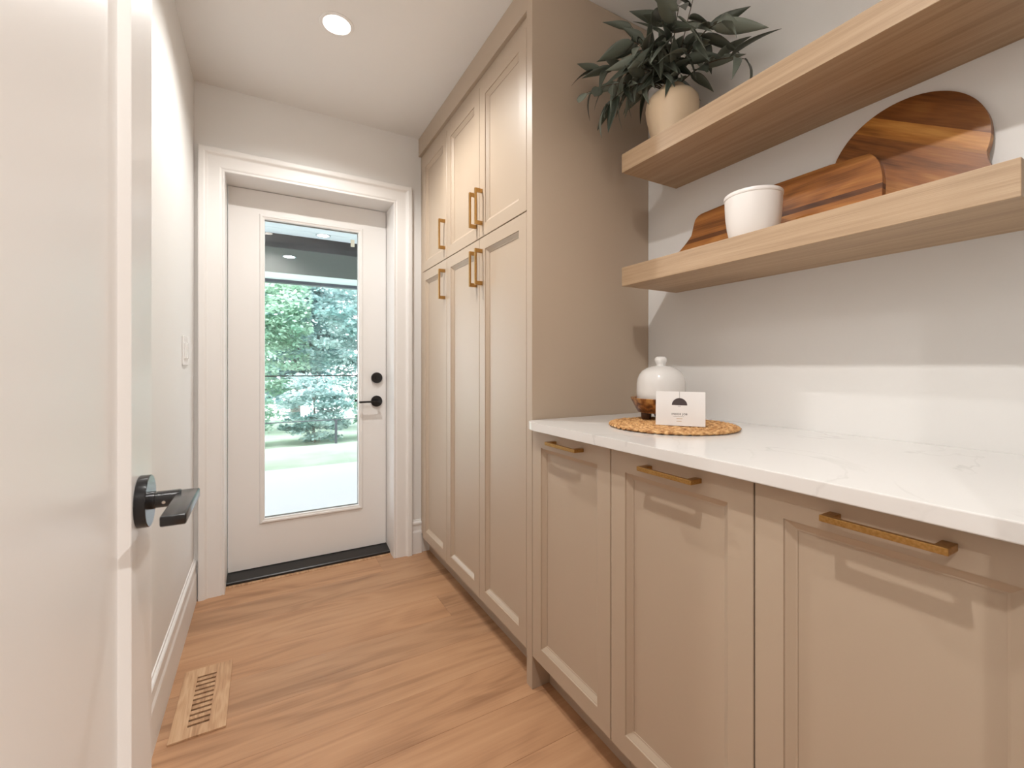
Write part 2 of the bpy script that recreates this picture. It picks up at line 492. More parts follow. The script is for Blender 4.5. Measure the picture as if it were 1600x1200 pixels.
put('deadbolt', bm, 'satin_black', door, smooth='auto', label='round black deadbolt')
for s, y0, tag_ in ((-1, YD, 'lever_handle'), (1, YD + 0.044, 'lever_handle')):
    bm = B()
    lathe(bm, [(0.031, 0.0), (0.033, s * 0.002), (0.033, s * 0.009), (0.031, s * 0.011), (0.010, s * 0.011), (0.010, s * 0.052)], (KX, y0, 0.890), axis='Y')
    ya, yb = sorted((y0 + s * 0.044, y0 + s * 0.056))
    box(bm, KX - 0.108, KX + 0.010, ya, yb, 0.885, 0.896, bev=0.0015)
    put(tag_, bm, 'satin_black', door, smooth='auto', label='black lever handle')
bm = B(); lathe(bm, [(0.030, 0.0), (0.032, 0.012), (0.02, 0.014)], (KX, YD + 0.044, 1.030), axis='Y')
put('keyhole_rose', bm, 'satin_black', door, smooth='auto')
# sill
bm = B()
sweep_profile(bm, [(2.602, 0.0), (2.602, 0.012), (2.606, 0.016), (2.690, 0.028), (2.76, 0.028), (2.76, 0.0)], [lambda a, b: (DX0, a, b), lambda a, b: (DX1, a, b)])
put('door_sill', bm, 'black_metal', label='black sill under the glazed door', cat='door sill')

# ------------------------------------------------------------------ open interior door at the left
XO = -0.137
odoor = thing('door_2', (XO - 0.0175, 0.43, 0.012), kind='structure')
odoor['label'] = 'white panelled interior door standing open beside the left wall'
oy0, oy1, oz0, oz1 = 0.080, 0.787, 0.012, 2.03
bm = B()
FX = lambda a, b, d: (XO - d, a, b)
T = 0.035
py0, py1, pz0, pz1 = oy0 + 0.11, oy1 - 0.110, oz0 + 0.20, oz1 - 0.115
rings(bm, [(py0, py1, pz0, pz1, 0.0125), (py0, py1, pz0, pz1, 0.001), (py0 - 0.001, py1 + 0.001, pz0 - 0.001, pz1 + 0.001, 0.0), inset(oy0, oy1, oz0, oz1, 0.0015, 0.0), (oy0, oy1, oz0, oz1, 0.0015), (oy0, oy1, oz0, oz1, T - 0.0015), inset(oy0, oy1, oz0, oz1, 0.0015, T), (py0, py1, pz0, pz1, T), (py0, py1, pz0, pz1, T - 0.0125)], FX)
put('stiles_and_rails', bm, 'door_paint', odoor)
put('panel', bx(XO - T + 0.0125, XO - 0.0125, py0 - 0.002, py1 + 0.002, pz0 - 0.002, pz1 + 0.002), 'door_paint', odoor)
HY, HZ = 0.716, 0.922
for s, x0 in ((1, XO), (-1, XO - T)):
    bm = B()
    lathe(bm, [(0.032, 0.0), (0.0325, s * 0.001), (0.0325, s * 0.0108), (0.0318, s * 0.0116), (0.0, s * 0.0116)], (x0, HY, HZ), n=56, axis='X', caps=False)
    hd = put('rose', bm, 'satin_black', odoor, smooth='auto', label='round black handle rose')
    bm = B()
    lathe(bm, [(0.0112, s * 0.0116), (0.0112, s * 0.016), (0.0104, s * 0.017), (0.0104, s * 0.042)], (x0, HY, HZ), n=28, axis='X')
    put('spindle', bm, 'satin_black', odoor, smooth='auto')
    bm = B()
    xa, xb = sorted((x0 + s * 0.038, x0 + s * 0.062))
    box(bm, xa, xb, 0.604, HY + 0.0108, HZ - 0.0045, HZ + 0.0075, bev=0.0022, seg=3)
    put('lever', bm, 'satin_black', odoor, smooth='auto', label='flat black lever')
bm = B(); lathe(bm, [(0.0, -0.0112), (0.0019, -0.0110), (0.0019, -0.009)], (XO + 0.026, HY, HZ - 0.002), n=12, axis='Y', caps=False)
put('set_screw', bm, 'steel', odoor)
bm = B()
for hz in (0.25, 1.05, 1.85):
    lathe(bm, [(0.006, -0.045), (0.006, 0.045)], (XO - 0.004, oy0 - 0.003 + 0.002, hz), n=12)
put('hinge', bm, 'satin_black', odoor)

# ------------------------------------------------------------------ cabinets
def pull(parent, y, z, vertical, length=0.150):
    """square brass bar pull with two block posts, on the face XD"""
    bm = B()
    h = length / 2
    x0, x1 = XD - 0.034, XD - 0.026
    if vertical:
        box(bm, x0, x1, y - 0.005, y + 0.005, z - h, z + h, bev=0.0008)
        for s in (-1, 1):
            zc = z + s * (h - 0.008)
            box(bm, x1 - 0.001, XD, y - 0.005, y + 0.005, zc - 0.008, zc + 0.008, bev=0.0008)
    else:
        box(bm, x0, x1, y - h, y + h, z - 0.005, z + 0.005, bev=0.0008)
        for s in (-1, 1):
            yc = y + s * (h - 0.008)
            box(bm, x1 - 0.001, XD, yc - 0.008, yc + 0.008, z - 0.005, z + 0.005, bev=0.0008)
    return put('pull_handle', bm, 'brass', parent, label='brushed brass bar pull')

def shaker(parent, y0, y1, z0, z1, name='door'):
    fn = lambda a, b, d: (XD + d, a, b)
    bm = B()
    R = (y0, y1, z0, z1)
    rings(bm, [inset(*R, 0.072, 0.0195), (y0, y1, z0, z1, 0.0195), (y0, y1, z0, z1, 0.0012), inset(*R, 0.0012, 0.0), inset(*R, 0.0515, 0.0), inset(*R, 0.0523, 0.0036), inset(*R, 0.0540, 0.0040), inset(*R, 0.0660, 0.0118), inset(*R, 0.0690, 0.0122), inset(*R, 0.0695, 0.0155), inset(*R, 0.072, 0.0195)], fn)
    d = put(name, bm, 'cabinet_paint', parent)
    put('panel', bx(XD + 0.0140, XD + 0.0190, y0 + 0.0693, y1 - 0.0693, z0 + 0.0693, z1 - 0.0693), 'cabinet_paint', d)
    return d

G = 0.0015
def tall(name, y0, y1, doors, label, far_fill=False, end_panel=False):
    t = thing(name, (1.07, (y0 + y1) / 2, 0), label, 'cabinet', 'tall pantry cabinets')
    put('body', bx(XB, XR - 0.001, y0 + 0.0005, (YF if far_fill else y1) - 0.0005, 0.113, ZC - 0.001), 'cabinet_paint', t)
    put('toe_kick', bx(0.862, 0.88, y0 + 0.0005, (YF if far_fill else y1) - 0.0005, 0.0, 0.113), 'cabinet_paint', t)
    for (a, b, hy) in doors:
        u = shaker(t, a + G, b - G, 1.636, 2.270)
        pull(u, hy, 1.759, True)
        l = shaker(t, a + G, b - G, 0.118, 1.632)
        pull(l, hy, 1.509, True)
    if end_panel:
        put('end_panel', bx(XD, XR - 0.001, YP, 1.2985, 0, ZC - 0.001, bev=0.0008, seg=1), 'cabinet_paint', t)
    return t
tall('tall_cabinet', 2.062, 2.442, [(2.062, 2.442, 2.087)], 'single-width tall greige pantry cabinet beside the glazed door', far_fill=True)
tall('tall_cabinet', 1.2995, 2.062, [(1.681, 2.062, 1.712), (1.2995, 1.681, 1.655)], 'double-width tall greige pantry cabinet between counter and single cabinet', end_panel=True)
bm = B()
sweep_profile(bm, [(XB, 2.333), (0.797, 2.333), (0.796, 2.334), (0.796, ZC - 0.001), (XB, ZC - 0.001)], [lambda a, b: (a, 1.2987, b), lambda a, b: (a, YF - 0.0005, b)])
put('crown_moulding', bm, 'cabinet_paint', label='flat greige crown board above the tall cabinets', cat='moulding')

base_labels = ['narrow greige base cabinet against the tall cabinet end panel', 'greige base cabinet in the middle of the row under the counter', 'greige base cabinet at the counter end away from the tall cabinets']
Yb = [1.262, 0.876, 0.489, 0.102]
for i in range(3):
    a, b = Yb[i + 1], Yb[i]
    t = thing('base_cabinet', (1.07, (a + b) / 2, 0), base_labels[i], 'cabinet', 'base cabinets under the counter')
    put('body', bx(XB, XR - 0.001, a + 0.0005, b - 0.0005, 0.113, 0.8865), 'cabinet_paint', t)
    put('toe_kick', bx(0.862, 0.88, a + 0.0005, b - 0.0005, 0.0, 0.113), 'cabinet_paint', t)
    d = shaker(t, a + G, b - G, 0.114, 0.879)
    pull(d, (a + b) / 2 - 0.007, 0.856, False)

# worktop
out = [(0.757, YN + 0.018), (0.757, 1.212), (0.7585, 1.224), (0.763, 1.238), (0.771, 1.249), (0.780, 1.256), (0.790, 1.2605), (XR - 0.001, 1.2615), (XR - 0.001, YN + 0.018)]
bm = B(); prism(bm, out, lambda a, b, d: (a, b, d), 0.8875, 0.914, bev=0.002)
put('worktop', bm, 'quartz', label='white quartz countertop with faint grey veins over the base cabinets', cat='countertop')

# floating shelves
SY0, SY1, SX = 0.214, 1.128, 1.070
for z0, z1, lab in ((1.759, 1.822, 'pale oak floating shelf carrying the vase of leaves'), (1.370, 1.434, 'pale oak floating shelf carrying wooden boards and a white pot')):
    put('floating_shelf', bx(SX, XR, SY0, SY1, z0, z1, bev=0.0012), 'shelf_oak', label=lab, cat='shelf', group='floating shelves')

# ------------------------------------------------------------------ ceiling lights
def pot(x, y, z, label, watts, col, lens='lamp_lens', r_=0.05, group='recessed ceiling lights', spread=150):
    t = thing('recessed_light', (x, y, z), label, 'ceiling light', group)
    bm = B()
    lathe(bm, [(r_ + 0.014, 0.0), (r_ + 0.014, -0.002), (r_ + 0.010, -0.004), (r_ + 0.001, -0.0035), (r_, -0.001), (r_, 0.0)], (x, y, z), n=36, caps=False)
    put('trim_ring', bm, 'trim_paint' if watts else 'ring_grey', t, smooth='auto')
    bm = B(); lathe(bm, [(0.0, -0.0012), (r_, -0.0012), (r_, -0.0004), (0, -0.0004)], (x, y, z), n=36, caps=False)
    put('lens', bm, lens, t)
    if watts:
        ld = bpy.data.lights.new('recessed_lamp', 'SPOT')
        ld.energy = watts; ld.color = col; ld.shadow_soft_size = 0.024
        ld.spot_size = math.radians(spread); ld.spot_blend = 0.6
        lo = bpy.data.objects.new('recessed_lamp', ld); COL.objects.link(lo)
        lo.parent = t; lo.location = (0, 0, -0.008)
    return t
pot(0.03, 0.38, ZC, 'recessed ceiling light above the base cabinets', LAMP_W * 1.06, LAMP_COL)
pot(0.250, 1.840, ZC, 'recessed ceiling light before the glazed door', LAMP_W * 0.90, LAMP_COL)
for x, y in ((-0.89, -0.54), (1.1, -1.1), (1.1, -2.6)):  # counter-side pair: unseen fill lamps, added to brighten the open door
    pot(x, y, ZC, 'kitchen ceiling light %s the doorway, %s' % ('close to' if y > -2 else 'far from', 'on the open door side' if x < 0 else 'unseen fill added on the counter side'), LAMP_W * (0.85 if x < 0 and y > -1 else 2.4), LAMP_COL, group='kitchen ceiling lights')

# ------------------------------------------------------------------ light switch, floor vent
t = thing('light_switch', (XL, 2.24, 1.16), 'white double rocker switch plate on the left wall', 'switch')
put('plate', bx(XL, XL + 0.006, 2.182, 2.298, 1.100, 1.220, bev=0.002), 'switch_plastic', t)
for yc in (2.217, 2.263):
    put('rocker', bx(XL + 0.005, XL + 0.010, yc - 0.0165, yc + 0.0165, 1.127, 1.193, bev=0.0015), 'switch_plastic', t)

vx0, vx1, vy0, vy1 = -0.243, -0.100, 1.588, 1.935
t = thing('floor_vent', ((vx0 + vx1) / 2, (vy0 + vy1) / 2, 0), 'slotted oak floor vent lying beside the left baseboard', 'floor vent')
sx_0, sx_1 = -0.201, -0.146
ns, pitch, sw = 11, 0.0241, 0.009
ys1 = 1.884
put('backing', bx(vx0 + 0.002, vx1 - 0.002, vy0 + 0.002, vy1 - 0.002, 0.0002, 0.0012), 'slot_dark', t)
bm = B()
box(bm, vx0, sx_0, vy0, vy1, 0.0002, 0.006, bev=0.0008, seg=1); box(bm, sx_1, vx1, vy0, vy1, 0.0002, 0.006, bev=0.0008, seg=1)
box(bm, sx_0, sx_1, ys1, vy1, 0.0002, 0.0059); box(bm, sx_0, sx_1, vy0, ys1 - (ns - 1) * pitch - sw, 0.0002, 0.0059)
put('frame', bm, 'vent_oak', t)
for i in range(ns - 1):
    yb = ys1 - i * pitch - sw
    put('slat', bx(sx_0, sx_1, yb - (pitch - sw), yb, 0.0012, 0.0058), 'vent_oak', t)

# ------------------------------------------------------------------ things on the worktop
ZW = 0.914
MC = Vector((1.066, 0.912, ZW))
mat_t = thing('placemat', MC, 'round braided wicker placemat on the quartz countertop', 'placemat')
put('core', lathe(B(), [(0.0, 0.0005), (0.168, 0.0005), (0.171, 0.003), (0.168, 0.0050), (0.0, 0.0055)], MC, n=72, caps=False), 'wicker', mat_t)
rg = random.Random(11)
def stitch(bm, c, tang, ln, w, h, tilt):
    """one lens-shaped strand of the braid"""
    t_ = tang.normalized(); up = Vector((0, 0, 1)); s = t_.cross(up)
    t2 = (t_ + s * tilt).normalized(); s2 = t2.cross(up)
    K = 4
    loops = []
    for i in range(K + 1):
        q = i / K
        wv = max(0.12, math.sin(math.pi * q)) * w
        hv = max(0.15, math.sin(math.pi * q)) * h
        p = c + t2 * ((q - 0.5) * ln)
        loops.append([bm.verts.new(p + s2 * (wv * math.cos(a)) + up * (hv * math.sin(a))) for a in (0, math.pi / 3, 2 * math.pi / 3, math.pi, 4 * math.pi / 3, 5 * math.pi / 3)])
    for q, w_ in zip(loops, loops[1:]):
        for k in range(6):
            bm.faces.new((q[k], q[(k + 1) % 6], w_[(k + 1) % 6], w_[k]))
    bm.faces.new(loops[0]); bm.faces.new(loops[-1])
ri = 0.010
while ri < 0.178:
    bm = B()
    rim = ri > 0.160
    gap, ln, w_, h_ = (0.0215, 0.034, 0.0062, 0.0052) if rim else (0.0190, 0.027, 0.0048, 0.0042)
    cnt = max(5, int(2 * math.pi * ri / gap))
    ph = rg.random()
    for i in range(cnt):
        for sgn in (-1, 1):
            an = 2 * math.pi * (i + ph + (0.5 if sgn > 0 else 0)) / cnt
            rad = ri + sgn * 0.0030 + rg.uniform(-0.0008, 0.0008)
            c = MC + Vector((rad * math.cos(an), rad * math.sin(an), (0.0055 if rim else 0.0052) + rg.uniform(-0.0006, 0.0009)))
            stitch(bm, c, Vector((-math.sin(an), math.cos(an), 0)), min(ln, ri * 1.2), w_, h_, sgn * 0.40)
    put('braid_ring', bm, 'wicker', mat_t, smooth=True)
    ri += 0.0150
ZM = ZW + 0.0098

# cloche on a footed wooden stand
SC = Vector((1.140, 1.020, ZM))
st = thing('cake_stand', SC, 'dark wooden footed dish under the white dome', 'stand')
put('dish', lathe(B(), [(0.0, 0.020), (0.066, 0.020), (0.074, 0.022), (0.092, 0.058), (0.0965, 0.067), (0.0955, 0.069), (0.090, 0.068), (0.084, 0.060), (0.0, 0.060)], SC, n=56, caps=False), 'stand_wood', st, smooth='auto')
for k in range(3):
    an = math.radians(168 + 120 * k)
    put('foot', lathe(B(), [(0.013, 0.0), (0.0155, 0.004), (0.0165, 0.012), (0.0165, 0.021)], SC + Vector((0.056 * math.cos(an), 0.056 * math.sin(an), 0)), n=20), 'foot_wood', st, smooth='auto')
cl = thing('cloche', SC + Vector((0, 0, 0.0605)), 'glossy white ceramic dome with a round knob', 'cloche')
put('dome', lathe(B(), [(0.0, 0.002), (0.068, 0.002), (0.0755, 0.0), (0.077, 0.004), (0.0775, 0.030), (0.077, 0.055), (0.0745, 0.070), (0.069, 0.084), (0.060, 0.096), (0.046, 0.1055), (0.030, 0.111), (0.0150, 0.1135), (0.0, 0.1138)], SC + Vector((0, 0, 0.0605)), n=64, caps=False), 'white_ceramic', cl, smooth=True)
put('knob', lathe(B(), [(0.0155, 0.1115), (0.0145, 0.117), (0.0150, 0.120), (0.0185, 0.125), (0.0200, 0.131), (0.0190, 0.137), (0.0150, 0.1415), (0.008, 0.1435), (0.0, 0.144)], SC + Vector((0, 0, 0.0605)), n=40, caps=False), 'white_ceramic', cl, smooth=True)

# tent card
A = Vector((1.000, 0.914, ZM + 0.0006)); D = Vector((1.079, 0.8065, ZM + 0.0006))
cu = (D - A).normalized(); cn = Vector((cu.y, -cu.x, 0)).normalized()
if cn.dot(-A) < 0: cn = -cn
CW, CH = (D - A).length, 0.098
lean = 0.010
card = thing('tent_card', (A + D) / 2, 'small white printed card standing on the wicker placemat', 'card')
upv = (Vector((0, 0, CH)) - cn * lean).normalized()
fnn = cu.cross(upv).normalized()
if fnn.dot(cn) < 0: fnn = -fnn
def card_fn(a, b, d):
    return A + cu * a + upv * b + fnn * d
bm = B(); prism(bm, [(0, 0), (CW, 0), (CW, CH), (0, CH)], card_fn, -0.0006, 0.0)
front = put('front_leaf', bm, 'paper', card)
top0 = card_fn(0, CH, -0.0006)
bk = (-upv * CH * 0.985 - cn * 0.034)
bk.z = -(top0.z - A.z)
bm = B()
q = [top0, top0 + cu * CW, top0 + cu * CW + bk, top0 + bk]
vs = [bm.verts.new(p) for p in q] + [bm.verts.new(p - cn * 0.0006) for p in q]
for f in ((0, 1, 2, 3), (7, 6, 5, 4), (0, 4, 5, 1), (1, 5, 6, 2), (2, 6, 7, 3), (3, 7, 4, 0)): bm.faces.new([vs[i] for i in f])
put('back_leaf', bm, 'paper', card)
# printed pendant-lamp emblem
ecx = CW * 0.487
bm = B()
pts = [(ecx + 0.0208 * math.cos(math.pi * k / 28), CH * 0.60 + 0.0205 * math.sin(math.pi * k / 28)) for k in range(29)]
prism(bm, pts, card_fn, 0.0, 0.00025)
put('lamp_emblem', bm, 'ink', front)
def bar(name, x0, x1, y0, y1, mat):
    bm = B(); prism(bm, [(x0, y0), (x1, y0), (x1, y1), (x0, y1)], card_fn, 0.0, 0.0002)
    put(name, bm, mat, front)
bar('emblem_cord', ecx - 0.00035, ecx + 0.00035, CH * 0.60 + 0.020, CH, 'ink')
bar('emblem_bulb', ecx - 0.0042, ecx + 0.0042, CH * 0.60 - 0.0036, CH * 0.60 - 0.0028, 'ink')
cd = bpy.data.curves.new('lettering', 'FONT'); cd.body = 'INSIDE JOB'; cd.size = 0.0074; cd.align_x = 'CENTER'; cd.space_character = 1.18; cd.offset = 0.00010
tmp = bpy.data.objects.new('lettering', cd); COL.objects.link(tmp)
dg = bpy.context.evaluated_depsgraph_get()
me = bpy.data.meshes.new_from_object(tmp.evaluated_get(dg))
bpy.data.objects.remove(tmp); me.name = 'lettering'
M = Matrix((( cu.x, upv.x, fnn.x, 0), (cu.y, upv.y, fnn.y, 0), (cu.z, upv.z, fnn.z, 0), (0, 0, 0, 1)))
me.transform(M); me.materials.clear(); me.materials.append(MATS['ink_dark'])
link('lettering', me, front, card_fn(ecx, CH * 0.315, 0.00025))
bar('print_rule', ecx - 0.0165, ecx + 0.0125, CH * 0.268, CH * 0.274, 'ink')
bar('print_line', ecx - 0.0080, ecx + 0.0080, CH * 0.200, CH * 0.216, 'ink_tan')
bar('print_line', ecx - 0.0075, ecx + 0.0060, CH * 0.122, CH * 0.134, 'ink_tan')

# ------------------------------------------------------------------ things on the lower shelf
ZL = 1.434
PC = (1.165, 0.722, ZL)
put('white_pot', lathe(B(), [(0.0, 0.003), (0.050, 0.0), (0.054, 0.002), (0.0590, 0.014), (0.0640, 0.036), (0.0680, 0.066), (0.0700, 0.100), (0.0704, 0.117), (0.0716, 0.1178), (0.0722, 0.120), (0.0722, 0.126), (0.0710, 0.128), (0.0685, 0.126), (0.0660, 0.110), (0.0600, 0.030), (0.0, 0.012)], PC, n=64, caps=False), 'matte_ceramic', origin=PC, smooth='auto',
    label='matte white pot with a thin rim in front of the wooden boards', cat='pot')

def clip(poly, nx, nz, c, keep_less=True):
    """clip a polygon by the half-plane nx*a + nz*b <= c (or >=)"""
    s = 1 if keep_less else -1
    res = []
    for i in range(len(poly)):
        p, q = poly[i], poly[(i + 1) % len(poly)]
        dp = s * (nx * p[0] + nz * p[1] - c); dq = s * (nx * q[0] + nz * q[1] - c)
        if dp <= 0: res.append(p)
        if (dp < 0 < dq) or (dq < 0 < dp):
            t_ = dp / (dp - dq)
            res.append((p[0] + t_ * (q[0] - p[0]), p[1] + t_ * (q[1] - p[1])))
    return res

def plank_board(name, outline, cuts, nrm, fn, d0, d1, colors, base, label, rot):
    t = thing(name, base, label, 'cutting board', 'wooden serving boards')
    nx, nz = nrm
    edges = [-99] + cuts + [99]
    for i in range(len(edges) - 1):
        pl = clip(clip(outline, nx, nz, edges[i + 1], True), nx, nz, edges[i], False)
        if len(pl) < 3: continue
        bm = B(); prism(bm, pl, fn, d0, d1, bev=0.0)
        o = put('wood_strip', bm, 'acacia', t, color=colors[i % len(colors)])
        # let the grain of the strip run along the strip
        R = Matrix.Rotation(rot, 4, 'X')
        o.data.transform(R.inverted()); o.rotation_euler = (rot, 0, 0)
    return t

# round board with a short handle, leaning on the wall
cy, cz, cr = 0.455, 0.150, 0.149
tl = math.radians(6)
def lean_fn(xfoot):
    return lambda a, b, d: (xfoot + b * math.sin(tl) + d * math.cos(tl), a, ZL + b * math.cos(tl) + (0.018 - d) * math.sin(tl) + 0.0004)
pts = []
for k in range(64):                       # circle from the handle's upper root round to its lower root
    an = math.radians(-34 + 296 * k / 63) # angle measured from the -Y side, upwards
    pts.append((cy - cr * math.cos(an), cz + cr * math.sin(an)))
def arc(pa, pb, pc, n=8):
    return [((1 - t_) ** 2 * pa[0] + 2 * t_ * (1 - t_) * pb[0] + t_ * t_ * pc[0], (1 - t_) ** 2 * pa[1] + 2 * t_ * (1 - t_) * pb[1] + t_ * t_ * pc[1]) for t_ in [k / n for k in range(n + 1)]]
# handle points towards -Y, a little downwards
up_root = (cy - cr * math.cos(math.radians(-20)), cz + cr * math.sin(math.radians(-20)))
circ = []
for k in range(70):
    an = math.radians(-16 + 292 * k / 69)
    circ.append((cy - cr * math.cos(an), cz + cr * math.sin(an)))
hand = arc(circ[-1], (0.400, 0.004), (0.345, 0.003)) + arc((0.262, 0.003), (0.236, 0.004), (0.236, 0.030)) + arc((0.236, 0.030), (0.236, 0.052), (0.262, 0.053)) + arc((0.284, 0.056), (0.309, 0.066), circ[0])
outline = circ + hand[1:-1]
g_ang = math.atan2(1.698 - 1.535, 0.557 - 0.312)      # glue lines fall towards -Y
nrm = (-math.sin(g_ang), math.cos(g_ang))
cc = nrm[0] * 0.557 + nrm[1] * (1.698 - ZL)
XFOOT = 1.3045
plank_board('round_board', outline, [cc - 0.085, cc, cc + 0.040, cc + 0.085], nrm, lean_fn(XFOOT), 0.0, 0.018,
            [(0.80, 0.70, 0.60, 1), (0.66, 0.52, 0.42, 1), (1.05, 0.92, 0.62, 1), (0.50, 0.37, 0.26, 1), (0.42, 0.30, 0.20, 1)], (1.32, 0.455, ZL), 'round acacia cutting board leaning on the wall', g_ang)
# long board in front of it
ob = arc((0.497, 0.004), (0.484, 0.004), (0.482, 0.018), 5) + arc((0.482, 0.100), (0.484, 0.165), (0.512, 0.186), 7) + [(0.60, 0.193), (0.80, 0.194)] + arc((0.985, 0.183), (1.012, 0.181), (1.017, 0.160), 6) + arc((1.026, 0.115), (1.055, 0.078), (1.105, 0.050), 8) + arc((1.118, 0.042), (1.122, 0.004), (1.10, 0.004), 4)
plank_board('long_board', ob, [0.050, 0.088, 0.102], (0, 1), lean_fn(XFOOT - 0.0186), 0.0, 0.018,
            [(0.9, 0.76, 0.55, 1), (0.85, 0.68, 0.48, 1), (0.34, 0.24, 0.17, 1), (0.76, 0.60, 0.42, 1)], (1.295, 0.80, ZL), 'long acacia serving board lying on its side behind the white pot', 0.0)

# ------------------------------------------------------------------ vase and leafy branches on the upper shelf
ZU = 1.822
VC = Vector((1.196, 1.022, ZU))
put('vase', lathe(B(), [(0.0, 0.002), (0.050, 0.0), (0.055, 0.004), (0.062, 0.030), (0.074, 0.075), (0.083, 0.115), (0.086, 0.140), (0.083, 0.160), (0.072, 0.176), (0.054, 0.186), (0.043, 0.192), (0.040, 0.200), (0.041, 0.206), (0.037, 0.207), (0.035, 0.198), (0.040, 0.188), (0.06, 0.17), (0.07, 0.14), (0.0, 0.02)], VC, n=64, caps=False), 'vase_clay', origin=VC, smooth=True,
    label='rounded sandy beige ceramic vase on the upper shelf', cat='vase')

plant = thing('leaf_branches', VC + Vector((0, 0, 0.02)), 'dark grey-green leafy branches arranged in the beige vase', 'plant')
def leaf_mesh(ln, wd, curl, fold, kind):
    bm = B(); N = 9
    rows = []
    for i in range(N + 1):
        q = i / N
        if kind == 'lance': w = wd * (math.sin(math.pi * min(1, q ** 0.72)) ** 0.9) * (1 - 0.25 * q)
        else: w = wd * math.sqrt(max(0, 1 - (2 * q - 1) ** 2)) * (1.0 if q < 0.85 else 0.9)
        w = max(w, 0.0006)
        x = ln * q; z = -curl * ln * q * q
        rows.append([bm.verts.new((x, s * w / 2, z + fold * abs(s) * w / 2)) for s in (-1, -0.5, 0, 0.5, 1)])
    for a, b in zip(rows, rows[1:]):
        for k in range(4): bm.faces.new((a[k], a[k + 1], b[k + 1], b[k]))
    ext = bmesh.ops.extrude_face_region(bm, geom=bm.faces[:])
    bmesh.ops.translate(bm, verts=[e for e in ext['geom'] if isinstance(e, bmesh.types.BMVert)], vec=(0, 0, 0.0006))
    bmesh.ops.recalc_face_normals(bm, faces=bm.faces)
    me = bpy.data.meshes.new('leaf'); bm.to_mesh(me); bm.free(); me.materials.append(MATS['leaf'])
    for pl in me.polygons: pl.use_smooth = True
    return me
LM = [leaf_mesh(0.105, 0.033, 0.22, 0.30, 'lance'), leaf_mesh(0.090, 0.027, 0.55, 0.3, 'lance'), leaf_mesh(0.122, 0.037, 0.10, 0.35, 'lance'), leaf_mesh(0.078, 0.031, 0.30, 0.2, 'lance'), leaf_mesh(0.038, 0.036, 0.1, 0.15, 'round')]
LEN = {0: 0.105, 1: 0.090, 2: 0.122, 3: 0.078, 4: 0.038}
rl = random.Random(5)
def inside(p):
    return p.x < XR - 0.012 and p.y < YP - 0.012 and p.z < ZC - 0.02 and not (p.x > SX - 0.01 and p.z < ZU + 0.008 and SY0 < p.y < SY1 + 0.01) \
        and not ((Vector((p.x, p.y, 0)) - Vector((VC.x, VC.y, 0))).length < 0.092 and p.z < ZU + 0.19)
def add_leaf(p, d, mesh, roll, sc):
    d = d.normalized()
    for tries in range(14):
        tip = p + d * (LEN[LM.index(mesh)] * sc + 0.012)
        mid = p + (tip - p) * 0.5
        if inside(tip + Vector((0, 0, -0.03))) and inside(mid) and inside(tip) and inside(tip + Vector((0.018, 0.018, 0))): break
        d = (d + Vector((-0.45, -0.25, 0.25)) + Vector((rl.uniform(-.3, .3), rl.uniform(-.3, .3), rl.uniform(-.2, .3)))).normalized()
    else:
        return
    q = d.to_track_quat('X', 'Z')
    R = q.to_matrix().to_4x4() @ Matrix.Rotation(roll, 4, 'X') @ Matrix.Scale(sc, 4)
    o = bpy.data.objects.new('leaf', mesh); COL.objects.link(o); o.parent = plant
    o.matrix_local = Matrix.Translation(p - WORG[plant.name]) @ R
mouth = VC + Vector((0, 0, 0.196))
def branch(tip, lift, n, first=0.25, sc=1.0, droop=0.0, mesh_pick=(0, 1, 2, 3)):
    tip = Vector(tip)
    a = mouth + Vector((rl.uniform(-.012, .012), rl.uniform(-.012, .012), 0))
    c = (a + tip) / 2 + Vector((0, 0, lift))
    pts = [VC + Vector((0, 0, 0.05))] + [(1 - t_) ** 2 * a + 2 * t_ * (1 - t_) * c + t_ * t_ * tip for t_ in [k / 10 for k in range(11)]]
    put('stem', tube(B(), pts, [0.0024 - 0.00014 * k for k in range(12)], n=6), 'stem', plant, smooth=True)
    side = 1
    for k in range(n):
        t_ = first + (1 - first) * (k / max(1, n - 1))
        p = (1 - t_) ** 2 * a + 2 * t_ * (1 - t_) * c + t_ * t_ * tip
        d = (2 * (1 - t_) * (c - a) + 2 * t_ * (tip - c)).normalized()
        s = d.cross(Vector((0, 0, 1))).normalized()
        dd = d * rl.uniform(0.2, 1.0) + s * side * rl.uniform(0.3, 1.2) + Vector((rl.uniform(-.35, .1), rl.uniform(-.3, .3), rl.uniform(-0.8, 0.5) - droop))
        if k == n - 1: dd = d + Vector((0, 0, -0.3 - droop))
        side = -side
        add_leaf(p, dd, LM[rl.choice(mesh_pick)], rl.uniform(-1.0, 1.0), sc * rl.uniform(0.8, 1.15))
branch((0.945, 1.165, 2.015), 0.07, 10, 0.30, 1.0, 0.25, (1, 1, 3, 4))
branch((1.000, 1.140, 1.960), 0.12, 11, 0.30, 1.05, 0.55, (0, 1, 3, 2))
branch((1.010, 1.190, 2.120), 0.08, 10, 0.25, 1.15, 0.15, (0, 1, 2, 4))
branch((1.050, 1.120, 2.060), 0.12, 10, 0.20, 1.15, 0.5)
branch((1.060, 1.060, 2.160), 0.06, 10, 0.15, 1.25, 0.45)
branch((1.080, 0.960, 2.170), 0.05, 10, 0.15, 1.2, 0.45)
branch((1.060, 0.880, 2.150), 0.08, 10, 0.15, 1.2, 0.3)
branch((1.140, 0.800, 2.080), 0.09, 10, 0.20, 1.2, 0.15)
branch((1.230, 0.790, 2.000), 0.08, 10, 0.20, 1.2, 0.2)
branch((1.180, 1.000, 2.330), 0.0, 10, 0.10, 1.2, 0.1)
branch((1.110, 1.120, 2.270), 0.03, 10, 0.10, 1.2, 0.25)
